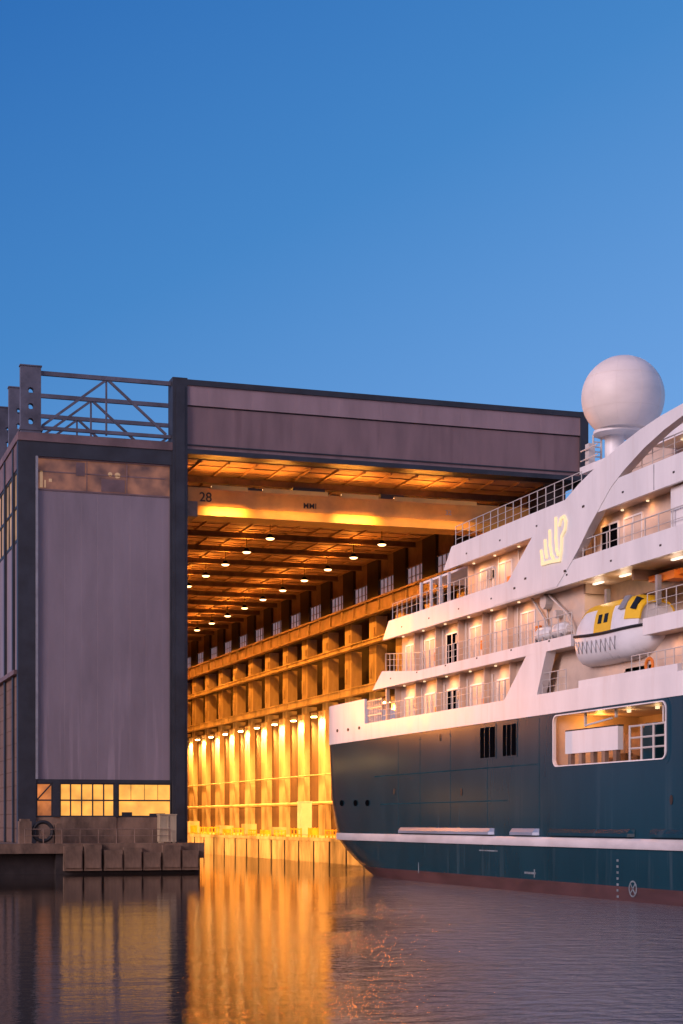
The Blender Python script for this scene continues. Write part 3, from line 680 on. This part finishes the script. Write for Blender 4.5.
obj('deck', MB().box(XS + .14, 57.2, 70.75, 97, 11.5, 11.72).box(38.2, 57.2, 63.9, 70.75, 11.5, 11.72).box(XS + .14, 57.2, 20, 63.9, 11.26, 11.7), 'cabin', ship)
obj('deck', MB().box(XS + .14, 57.2, 20, 95, 14.4, 14.62), 'cabin', ship)
obj('deck', MB().box(XS + .14, 57.2, 20, 85, 17.2, 17.42), 'cabin', ship)
# hanging soffit edge over the lifeboat and by the swoosh
obj('soffit_beam', MB().box(36.5, 36.7, 62.2, 76, 13.6, 14.4).box(35.2, 39, 70.9, 71.1, 13.95, 14.4).box(35.2, 39, 66.2, 66.4, 13.95, 14.4), 'steel_brown', ship)

# cabin walls, partitions, doors and windows, per deck
def cabin_wall(z0, z1, y0, y1, x=35.3): return MB().box(x, 2 * XC - x, y0, y1, z0, z1)
CW = [(8.62, 11.5, 20, 96.3), (11.72, 14.4, 71.2, 95.6), (14.62, 17.2, 20, 84.6)]
walls = []
for z0, z1, y0, y1 in CW: walls.append(obj('cabin_wall', cabin_wall(z0, z1, y0, y1), 'cabin', ship))
walls.append(obj('cabin_wall', cabin_wall(11.72, 14.4, 20, 71.2, 38.3), 'cabin', ship))
walls.append(obj('cabin_wall', cabin_wall(17.42, 20.5, 20, 72.5, 37.5), 'cabin', ship))
part0 = []
for z0, z1, ys in ((8.62, 11.48, [95.8, 92.4, 89, 85.6, 82.2, 78.9]), (11.72, 14.38, [92.6, 89.2, 85.8, 82.4, 79.2]), (14.62, 17.18, [84.4, 70.4])):
    for y in ys: obj('partition', MB().box(34.95, 35.29, y, y + .1, z0, z1), 'cabin', ship)
for wl, z0, ys in ((walls[0], 8.62, [94.2, 90.8, 87.4, 84.0, 80.4]), (walls[1], 11.72, [94.0, 90.9, 87.5, 84.1, 80.7, 77.4]), (walls[2], 14.62, [82.6, 80.2, 68.6, 66.4])):
    for i, y in enumerate(ys):
        f = MB().box(35.23, 35.32, y - .85, y + .85, z0 + 2.1, z0 + 2.18).box(35.23, 35.32, y - .85, y - .78, z0, z0 + 2.1).box(35.23, 35.32, y + .78, y + .85, z0, z0 + 2.1).box(35.24, 35.32, y - .03, y + .03, z0, z0 + 2.1)
        d = obj('balcony_door', f, 'white', wl)
        obj('pane', MB().box(35.27, 35.31, y - .78, y + .78, z0 + .02, z0 + 2.1), 'black' if i == 2 else 'cabin', d)
# posts at the aft verandas
for y in (91.2, 89.6, 88.2, 86.9): obj('veranda_post', MB().box(34.8, 34.94, y, y + .15, 14.62, 17.15), 'white', ship)
obj('veranda_roof', MB().box(35.2, 56.6, 85, 91.8, 17.18, 17.3), 'white', ship)
# aft lounge block on the top deck
for wl, z0, ys in ((walls[0], 8.62, (92.6, 89.1, 85.7, 82.3)), (walls[1], 11.72, (92.5, 89.3, 85.9, 82.5, 79.1, 75.6)), (walls[2], 14.62, (81.5, 79.0))):
    for k, y in enumerate(ys):
        obj('wall_pipe', MB().tube((35.24, y - .5, z0), (35.24, y - .5, z0 + 2.5), .045, 6), 'rail', wl)
        if k % 2 == 0: obj('vent_box', MB().box(35.12, 35.32, y + .25, y + .75, z0 + 1.5, z0 + 1.95), 'grey', wl)
        else: obj('hose_box', MB().box(35.14, 35.32, y + .25, y + .7, z0 + .8, z0 + 1.3), 'orange', wl)
# railings
def railing(x, y0, y1, z, h=1.05, step=1.1, bars=3, zf=None, r=.02):
    mb = MB(); n_ = max(1, round((y1 - y0) / step)); zf = zf or (lambda y: z)
    ys = [y0 + (y1 - y0) * k / n_ for k in range(n_ + 1)]
    for y in ys: mb.tube((x, y, zf(y)), (x, y, zf(y) + h), r * 1.15, 5)
    for a, b_ in zip(ys, ys[1:]):
        for k in range(1, bars + 1):
            hh = h * k / bars; mb.tube((x, a, zf(a) + hh), (x, b_, zf(b_) + hh), r * (1.2 if k == bars else .7), 5)
    return mb
obj('railing', railing(34.55, 78.6, 99.6, 9.5, 1.05, .72), 'rail', ship)
obj('railing', railing(34.55, 55, 65.2, 9.5, 1.0, .75), 'rail', ship)
obj('railing', railing(34.55, 71.0, 96.4, 12.02, 1.05, .72, zf=lambda y: 12.02 + max(0, (y - 90.6) / 6 * .48)), 'rail', ship)
obj('railing', railing(34.55, 50, 63.8, 11.95, 1.05, .8), 'rail', ship)
obj('railing', railing(34.55, 79.8, 95.2, 15.4, 1.0, .8, 2), 'rail', ship)
obj('railing', railing(34.55, 50, 71.0, 15.25, .95, 1.2, 2, r=.026), 'rail', ship)
obj('railing', railing(34.55, 70, 85.2, 18.3, 1.05, .95, 3), 'rail', ship)
obj('railing', railing(34.9, 50, 66.8, 18.3, 1.05, .95, 3), 'rail', ship)
gb = MB()
for k in range(9): gb.box(34.5, 34.56, 97.0 + k * .32, 97.06 + k * .32, 9.5, 10.9)
for z in (9.95, 10.4, 10.85): gb.box(34.5, 34.56, 97.0, 99.7, z, z + .07)
obj('railing', railing(34.55, 71.6, 74.2, 9.5, 1.0, .8), 'rail', ship)
obj('gate_grid', gb, 'rail', ship)
obj('deck_post', MB().box(34.6, 34.8, 96.4, 96.6, 8.6, 11.48), 'cabin', ship)

# slanted strut and bracket plates between main deck and deck above
obj('strut', plate([(78.4, 9.49), (74.5, 9.49), (73.4, 11.5), (75.7, 11.5)], [], .5, lambda u, v, w_: (34.64 + w_, u, v)), 'white', ship)
obj('strut', plate([(71.6, 9.49), (70.3, 9.49), (68.4, 11.3), (69.4, 11.4)], [], .3, lambda u, v, w_: (35.6 + w_, u, v)), 'cabin', ship)
obj('deck_house', MB().box(36.0, 36.38, 71.0, 71.9, 9.0, 11.4), 'orange', ship)
obj('soffit_edge', MB().box(XS - .01, XS + .2, 61, 70.0, 9.5, 9.82), 'white', ship)

# swoosh side fin with emblem
SWL = [(79.6, 14.40), (78.6, 14.9), (77.06, 15.86), (74.94, 17.15), (73.0, 17.75), (71.41, 18.25), (69.86, 18.76), (67.87, 19.25), (65.98, 19.66), (64.18, 19.94), (62.45, 20.12), (60.0, 20.24), (52, 20.3)]
SWR = [(52, 19.8), (60.57, 19.72), (62.04, 19.49), (63.74, 19.1), (65.52, 18.53), (66.72, 18.03), (67.68, 17.41), (68.85, 16.63), (69.86, 15.84), (70.89, 15.17), (72.2, 14.40)]
fin = obj('side_fin', plate(SWL + SWR, [], .4, lambda u, v, w_: (XS + .15 + w_, u, v)), 'white', ship)
obj('side_fin', plate(SWL + SWR, [], .4, lambda u, v, w_: (2 * XC - XS - .15 + w_, u, v)), 'white', ship)
def stroke(pts, w_, x):
    mb = MB()
    for a, b_ in zip(pts, pts[1:]): mb.bar((x, *a), (x, *b_), w_, .08, up=(1, 0, 0))
    for p in pts: mb.tube((x - .04, *p), (x + .04, *p), w_ / 2, 10)
    return mb
EM = [[(73.82, 16.3), (73.72, 15.98), (73.70, 15.66)],
      [(73.39, 16.73), (73.33, 16.26), (73.2, 15.92)],
      [(72.87, 17.1), (72.83, 16.43), (72.67, 15.95), (72.48, 15.78)],
      [(72.2, 17.58), (72.2, 16.66), (72.12, 16.12), (71.95, 15.85)],
      [(73.70, 15.66), (72.71, 15.64), (71.75, 15.56), (71.6, 15.99), (71.56, 16.64), (71.2, 16.9), (71.11, 17.25), (71.3, 17.52), (71.62, 17.48), (71.8, 17.2)]]
for k, s_ in enumerate(EM): obj('emblem_stroke', stroke(s_, .15, XS - .09 - .002 * k), 'gold', fin)
sc_ = MB()
for y, z in ((75.6, 15.2), (71.2, 14.95), (69.3, 17.6), (76.9, 14.9)): sc_.box(XS - .07, XS - .04, y, y + .22, z, z + .1)
obj('scupper', sc_, 'dark', fin)

# upper works behind the fin
obj('upper_deck', MB().box(36.2, 55.6, 20, 66.5, 19.85, 20.3), 'white', ship)
obj('wing_roof', plate([(38, 77.2), (38.3, 70), (38.3, 55), (53.5, 55), (53.5, 70), (53.8, 77.2)], [], .34, lambda u, v, w_: (u, v, 21.0 + w_)), 'white', ship)
obj('cabin_wall', MB().box(39.5, 52.3, 55, 73.5, 20.3, 20.85), 'cabin', ship)
obj('deck_house', MB().box(34.7, 37.4, 40, 62.1, 15.1, 17.12), 'white', ship)
obj('fin_panel_joint', MB().box(XS - .035, XS, 62.9, 62.95, 17.2, 18.25), 'grey', ship)
uw = obj('wheelhouse_window', MB().box(37.40, 37.5, 58, 65.5, 18.7, 18.78).box(37.40, 37.5, 58, 65.5, 19.5, 19.58), 'white', walls[4])
obj('pane', MB().box(37.44, 37.5, 58, 65.5, 18.78, 19.5), 'glass_dark', uw)
obj('life_locker', MB().box(36.3, 37.0, 65.2, 65.8, 17.42, 18.95), 'boat_yellow', ship)
obj('life_locker', MB().box(35.3, 35.6, 70.4, 70.7, 16.1, 16.5), 'orange', ship)
obj('top_rail', railing(36.4, 48, 62.3, 20.3, 1.0, 1.0, 2), 'rail', ship)
# radome
rd = obj('radar_pedestal', MB().tube((40.0, 77.3, 21.17), (40.0, 77.3, 22.95), .5, 20).tube((40.0, 76.8, 22.9), (40.0, 76.8, 23.05), 1.3, 32).box(40.9, 41.5, 75.2, 75.8, 21.17, 22.9), 'white', ship, True)
M['dome'] = mat('cream_dome_paint', (.80, .72, .66), .5, var=.05, scale=.8, stretch=(.6, .6, 1.6))
dm = MB().sphere((40.0, 76.4, 24.66), 2.07, zmin=-.78)
obj('radar_dome', dm, 'dome', rd, True)
M['seam_cream'] = mat('dome_seam_paint', (.76, .68, .62), .6, var=.03)
ds = MB(); a0 = math.asin(-.76)
for k in range(10):
    t = 2 * math.pi * k / 10 + .3
    ds.path([(40.0 + 2.072 * math.cos(a) * math.cos(t), 76.4 + 2.072 * math.cos(a) * math.sin(t), 24.66 + 2.072 * math.sin(a)) for a in [a0 + (1.45 - a0) * j / 14 for j in range(15)]], .008, 4)
for a in (-.35, .45):
    ds.path([(40.0 + 2.072 * math.cos(a) * math.cos(t), 76.4 + 2.072 * math.cos(a) * math.sin(t), 24.66 + 2.072 * math.sin(a)) for t in [2 * math.pi * j / 40 for j in range(41)]], .008, 4)
obj('dome_seams', ds, 'seam_cream', rd)
lr = MB()
for dx in (0, .45): lr.tube((39.0 + dx, 77.7, 21.17), (39.0 + dx, 77.7, 23.0), .05, 6)
for k in range(7): lr.tube((39.0, 77.7, 21.4 + k * .25), (39.45, 77.7, 21.4 + k * .25), .035, 5)
lr.box(38.6, 38.95, 77.4, 77.8, 21.17, 22.5)
for z in (21.7, 22.2): lr.tube((38.5, 78.1, z), (38.5, 76.2, z), .035, 5)
obj('ladder', lr, 'rail', rd)
# davit arms and blocks aft of the lifeboat
dv = MB()
for dx in (0, .5):
    dv.bar((35.0 + dx, 76.4, 14.4), (35.0 + dx, 74.9, 13.2), .08).bar((35.0 + dx, 74.9, 13.2), (35.0 + dx, 74.3, 12.0), .07)
    dv.bar((35.0 + dx, 74.4, 14.3), (35.0 + dx, 72.4, 13.2), .08).bar((35.0 + dx, 72.4, 13.2), (35.0 + dx, 71.5, 12.0), .07)
dv.tube((34.9, 74.9, 14.05), (35.6, 74.9, 14.05), .36, 14); dv.tube((34.9, 73.6, 13.3), (35.3, 73.6, 13.3), .2, 12)
obj('davit', dv, 'rail', ship)
od = MB().box(35.9, 36.4, 63.4, 66.2, 13.86, 14.1); od.box(35.7, 36.5, 63.6, 64.6, 13.7, 14.05)
obj('davit', od, 'orange', ship)
cr_ = MB().box(35.2, 37.8, 64.5, 69.9, 9.5, 9.7).box(35.3, 36.2, 64.8, 67.2, 9.7, 10.15)
obj('boat_cradle', cr_, 'cabin', ship)
mc = MB().box(35.8, 36.8, 67.6, 68.6, 9.7, 10.4).tube((35.6, 67.9, 10.0), (35.6, 69.3, 10.0), .28, 12).tube((35.5, 66.7, 9.95), (35.5, 67.3, 9.95), .22, 12)
obj('boat_winch', mc, 'dark', ship)

for k, (y, nm) in enumerate(((75.1, 'left'), (73.2, 'right'))):
    t = thing('life_raft_canister', f'white life raft canister on the deck edge, {nm} one of the pair by the lifeboat', 'life raft', (35.1, y, 12.02), 'life raft canisters')
    rings = []
    for i in range(9):
        s_ = i / 8; rr = .36 * (1 - (2 * s_ - 1) ** 4 * .55)
        rings.append([(35.1 + rr * math.cos(a), y - .8 + 1.6 * s_, 12.5 + rr * math.sin(a)) for a in [2 * math.pi * j / 14 for j in range(14)]])
    obj('canister', MB().loft(rings), 'white', t, True)
    obj('cradle', MB().box(34.8, 35.4, y - .5, y - .4, 12.02, 12.3).box(34.8, 35.4, y + .4, y + .5, 12.02, 12.3), 'grey', t)
rg = [[(34.47 + .06 * math.sin(a), 63.5 + (.3 + .08 * math.cos(a)) * math.cos(t), 9.95 + (.3 + .08 * math.cos(a)) * math.sin(t)) for a in [2 * math.pi * j / 8 for j in range(8)]] for t in [2 * math.pi * k / 20 for k in range(21)]]
tag(obj('lifebuoy', MB().loft(rg, caps=False), 'orange', smooth=True, loc=(34.47, 63.5, 9.95)), 'orange lifebuoy hung on the railing below the lifeboat bow', 'lifebuoy')

# lights under the deck edges
for k, (x, y, z, p) in enumerate([(34.85, 94.2, 14.38, 11), (34.85, 90.9, 14.38, 11), (34.85, 87.5, 14.38, 11), (34.85, 84.1, 14.38, 11), (34.85, 81.0, 14.38, 10), (34.85, 77.6, 14.38, 8),
                                (34.85, 94.0, 11.46, 12), (34.85, 90.7, 11.46, 11), (34.85, 87.3, 11.46, 11), (34.85, 83.9, 11.46, 10), (34.85, 80.5, 11.46, 9),
                                (34.85, 83.4, 17.15, 11), (34.85, 80.6, 17.15, 11), (34.85, 77.6, 17.15, 8), (35.1, 69.2, 17.15, 4), (35.1, 67.1, 17.15, 4), (35.1, 64.8, 17.15, 4), (36.0, 66.0, 11.46, 10), (35.4, 62.6, 11.18, 10), (36.6, 64.5, 19.8, 8)]):
    t = obj('deck_lamp', MB().tube((x, y, z), (x, y, z - .06), .07, 10), 'lens_white', ship)
    lamp('SPOT', (x, y, z - .12), p * 11, (1, .43, .15), ship, .45, (.1, 0, -1), 172, .5)
for (x, y, z) in ((35.5, 70.2, 14.38), (35.5, 67.6, 14.38), (36.9, 66.0, 14.38), (35.3, 62.6, 14.38), (36, 73.2, 14.38)):
    obj('strip_lamp', MB().box(x - .07, x + .07, y - .45, y + .45, z - .07, z), 'tube_white', ship)
    lamp('POINT', (x, y, z - .35), 20, (1, .72, .5), ship, .25)

# ------------------------------------------------------------------ lifeboat in the recess
lb = thing('lifeboat', 'white enclosed lifeboat with a yellow top hanging from the ship side', 'lifeboat', (35.6, 67, 10.2))
BX = 35.5
def boat_sec(s_):
    """s_ 0 at the blunt end, 1 at the raked bow; returns half beam, keel and gunwale heights"""
    hbm = 1.25 * min(1, (.86 + 1.2 * s_)) * (1 - max(0, (s_ - .55) / .45) ** 2.4 * .93)
    keel = 10.44 + .06 * max(0, (.22 - s_) / .22) ** 2 + 1.0 * max(0, (s_ - .6) / .4) ** 2.2
    gun = 11.70 + .16 * (2 * s_ - 1) ** 2
    return hbm, keel, gun
NB = 22
def yb_(s_): return 70.45 - 7.2 * s_
rings = []
for i in range(NB + 1):
    s_ = i / NB; h_, k_, g_ = boat_sec(s_); y = yb_(s_); r = []
    for j in range(13):
        t = math.pi * j / 12; cx = -math.cos(t); cz = math.sin(t)
        r.append((BX + h_ * math.copysign(abs(cx) ** .62, cx), y + .35 * (s_ > .8) * (cz - 1) * 0, g_ - (g_ - k_) * cz ** .75))
    rings.append(r)
hl = MB().loft(rings, closed=True)
obj('hull', hl, 'boat_white', lb, True)
def canopy_ring(s_, inflate=0, cut=0):
    h_, k_, g_ = boat_sec(s_); y = yb_(s_)
    top = 13.18 - .5 * max(0, (.16 - s_) / .16) ** 1.5 - .5 * max(0, (s_ - .66) / .18) ** 1.6
    pr = [(-1.0, 0), (-.97, .25), (-.90, .55), (-.80, .76), (-.62, .93), (-.3, 1.0), (.3, 1.0), (.62, .93), (.80, .76), (.90, .55), (.97, .25), (1.0, 0)]
    return [(BX + (h_ - .06 + inflate) * a, y, g_ + .05 + (top + inflate - g_ - .05) * b_) for a, b_ in pr], y
S1 = [0, .03, .08, .14, .3, .45, .6, .68, .74, .80]
obj('canopy', MB().loft([canopy_ring(s_)[0] for s_ in S1]), 'boat_white', lb, True)
def shell(ss, lo, hi, infl):
    secs = []
    for s_ in ss:
        a = canopy_ring(s_, infl)[0][lo:hi]; b_ = canopy_ring(s_, -.02)[0][lo:hi]
        secs.append(a + b_[::-1])
    return MB().loft(secs)
obj('roof', shell([.05, .12, .2, .34, .48, .56, .60], 3, 9, .03), 'boat_yellow', lb, True)
obj('hatch_panel', shell([.30, .38, .46, .52], 0, 4, .035), 'boat_yellow', lb, True)
obj('wheel_house', shell([.68, .72, .76, .81], 1, 11, .05), 'boat_yellow', lb, True)
for s0 in (.35, .43):
    a = canopy_ring(s0, .06)[0]; b_ = canopy_ring(s0 + .045, .06)[0]
    def pt(r, f): i = 1; return tuple(r[1][q_] + (r[2][q_] - r[1][q_]) * f for q_ in range(3))
    q4 = [pt(a, .1), pt(b_, .1), pt(b_, 1.0), pt(a, 1.0)]; mb = MB().loft([[(p[0], p[1], p[2]) for p in q4], [(p[0] + .12, p[1], p[2]) for p in q4]])
    obj('window', mb, 'glass_dark', lb)
for s0, s1 in ((.61, .675), (.735, .775)):
    a = canopy_ring(s0, .13)[0]; b_ = canopy_ring(s1, .13)[0]
    q4 = [a[2], b_[2], b_[4], a[4]]; mb = MB().loft([q4, [(p[0] + .15, p[1], p[2] - .02) for p in q4]])
    obj('window', mb, 'glass_dark' if s0 > .7 else 'grey', lb)
gw = MB()
for sgn in (-1, 1):
    pts = []
    for i in range(NB + 1):
        s_ = i / NB; h_, k_, g_ = boat_sec(s_); pts.append((BX + sgn * (h_ + .02), yb_(s_), g_))
    gw.path(pts, .07, 6)
obj('gunwale', gw, 'dark', lb)
zz = MB(); pts = []
for i in range(19):
    s_ = .04 + .56 * i / 18; h_, k_, g_ = boat_sec(s_); dz = .24 if i % 2 == 0 else .78
    cz = min(.999, (dz / (g_ - k_)) ** (1 / .75)); cx = math.sqrt(1 - cz * cz) ** .62
    pts.append((BX - h_ * cx - .03, yb_(s_), g_ - dz))
zz.path(pts, .022, 5); obj('grab_line', zz, 'grey', lb)
for y in (69.3, 64.6): obj('lifting_hook', MB().box(BX - .1, BX + .1, y - .1, y + .1, 12.7, 13.95), 'grey', lb)

# ------------------------------------------------------------------ sky, sun, camera
sun_dir = Vector((-.88, -.34, .32)).normalized()
wd_ = bpy.data.worlds.new('World'); SC.world = wd_; wd_.use_nodes = True
nt = wd_.node_tree; nt.nodes.clear(); L = nt.links.new
out = nt.nodes.new('ShaderNodeOutputWorld')
sky = nt.nodes.new('ShaderNodeTexSky'); sky.sky_type = 'NISHITA'; sky.sun_disc = False
sky.sun_elevation = R(1.5); sky.sun_rotation = math.atan2(sun_dir.x, sun_dir.y)
bg1 = nt.nodes.new('ShaderNodeBackground'); bg1.inputs[1].default_value = .03; L(sky.outputs[0], bg1.inputs[0])
tc = nt.nodes.new('ShaderNodeTexCoord'); sep = nt.nodes.new('ShaderNodeSeparateXYZ'); L(tc.outputs['Generated'], sep.inputs[0])
def ramp(stops, src=None):
    r = nt.nodes.new('ShaderNodeValToRGB'); e = r.color_ramp.elements
    for i, (p, c_) in enumerate(stops):
        x = e[i] if i < 2 else e.new(p); x.position = p; x.color = (*c_, 1)
    L(src or sep.outputs[2], r.inputs[0]); return r
# the evening sky brightens towards the right hand horizon
az = nt.nodes.new('ShaderNodeVectorMath'); az.operation = 'DOT_PRODUCT'; az.inputs[1].default_value = (.95, -.31, 0); L(tc.outputs['Generated'], az.inputs[0])
am = nt.nodes.new('ShaderNodeMath'); am.operation = 'MULTIPLY_ADD'; am.inputs[1].default_value = -.45; L(az.outputs['Value'], am.inputs[0]); L(sep.outputs[2], am.inputs[2])
blue = ramp([(0, (.15, .36, .75)), (.16, (.115, .318, .71)), (.345, (.040, .212, .555)), (.525, (.012, .132, .445)), (1, (.008, .05, .24))], am.outputs[0])
blue.color_ramp.interpolation = 'LINEAR'
glow = ramp([(0, (1.25, .70, .62)), (.16, (.85, .56, .66)), (.45, (.26, .27, .50)), (1, (.012, .06, .24))])
vd = nt.nodes.new('ShaderNodeVectorMath'); vd.operation = 'DOT_PRODUCT'; vd.inputs[1].default_value = (-.82, -.57, 0); L(tc.outputs['Generated'], vd.inputs[0])
mr = nt.nodes.new('ShaderNodeMapRange'); mr.interpolation_type = 'SMOOTHSTEP'; mr.inputs[1].default_value = -.25; mr.inputs[2].default_value = .75; L(vd.outputs['Value'], mr.inputs[0])
mx = nt.nodes.new('ShaderNodeMix'); mx.data_type = 'RGBA'; L(mr.outputs[0], mx.inputs[0]); L(blue.outputs[0], mx.inputs[6]); L(glow.outputs[0], mx.inputs[7])
bg2 = nt.nodes.new('ShaderNodeBackground'); bg2.inputs[1].default_value = 1.0; L(mx.outputs[2], bg2.inputs[0])
ad = nt.nodes.new('ShaderNodeAddShader'); L(bg1.outputs[0], ad.inputs[0]); L(bg2.outputs[0], ad.inputs[1]); L(ad.outputs[0], out.inputs[0])

sl = bpy.data.lights.new('sun', 'SUN'); sl.energy = 2.4; sl.angle = R(25); sl.color = (1, .79, .85)
so = bpy.data.objects.new('sun', sl); COL.objects.link(so); so.rotation_euler = (-sun_dir).to_track_quat('-Z', 'Y').to_euler()

cam = bpy.data.cameras.new('camera'); cam.sensor_fit = 'VERTICAL'; cam.sensor_height = 36; cam.lens = 1698 / 1024 * 36
cam.shift_y = (822 - 512) / 1024; cam.clip_end = 5000; cam.clip_start = .5
co = bpy.data.objects.new('camera', cam); COL.objects.link(co); co.location = (0, 0, 3.4)
co.rotation_euler = (R(90), 0, -math.atan(559 / 1698)); SC.camera = co

SC.view_settings.view_transform = 'Standard'; SC.view_settings.look = 'None'; SC.view_settings.gamma = 1; SC.view_settings.exposure = 0
SC.view_settings.use_curve_mapping = False
SC.cycles.use_denoising = True; SC.cycles.max_bounces = 8; SC.cycles.diffuse_bounces = 4; SC.cycles.glossy_bounces = 3
SC.cycles.sample_clamp_indirect = 4.0; SC.cycles.use_light_tree = True
SC.cycles.caustics_reflective = False; SC.cycles.caustics_refractive = False
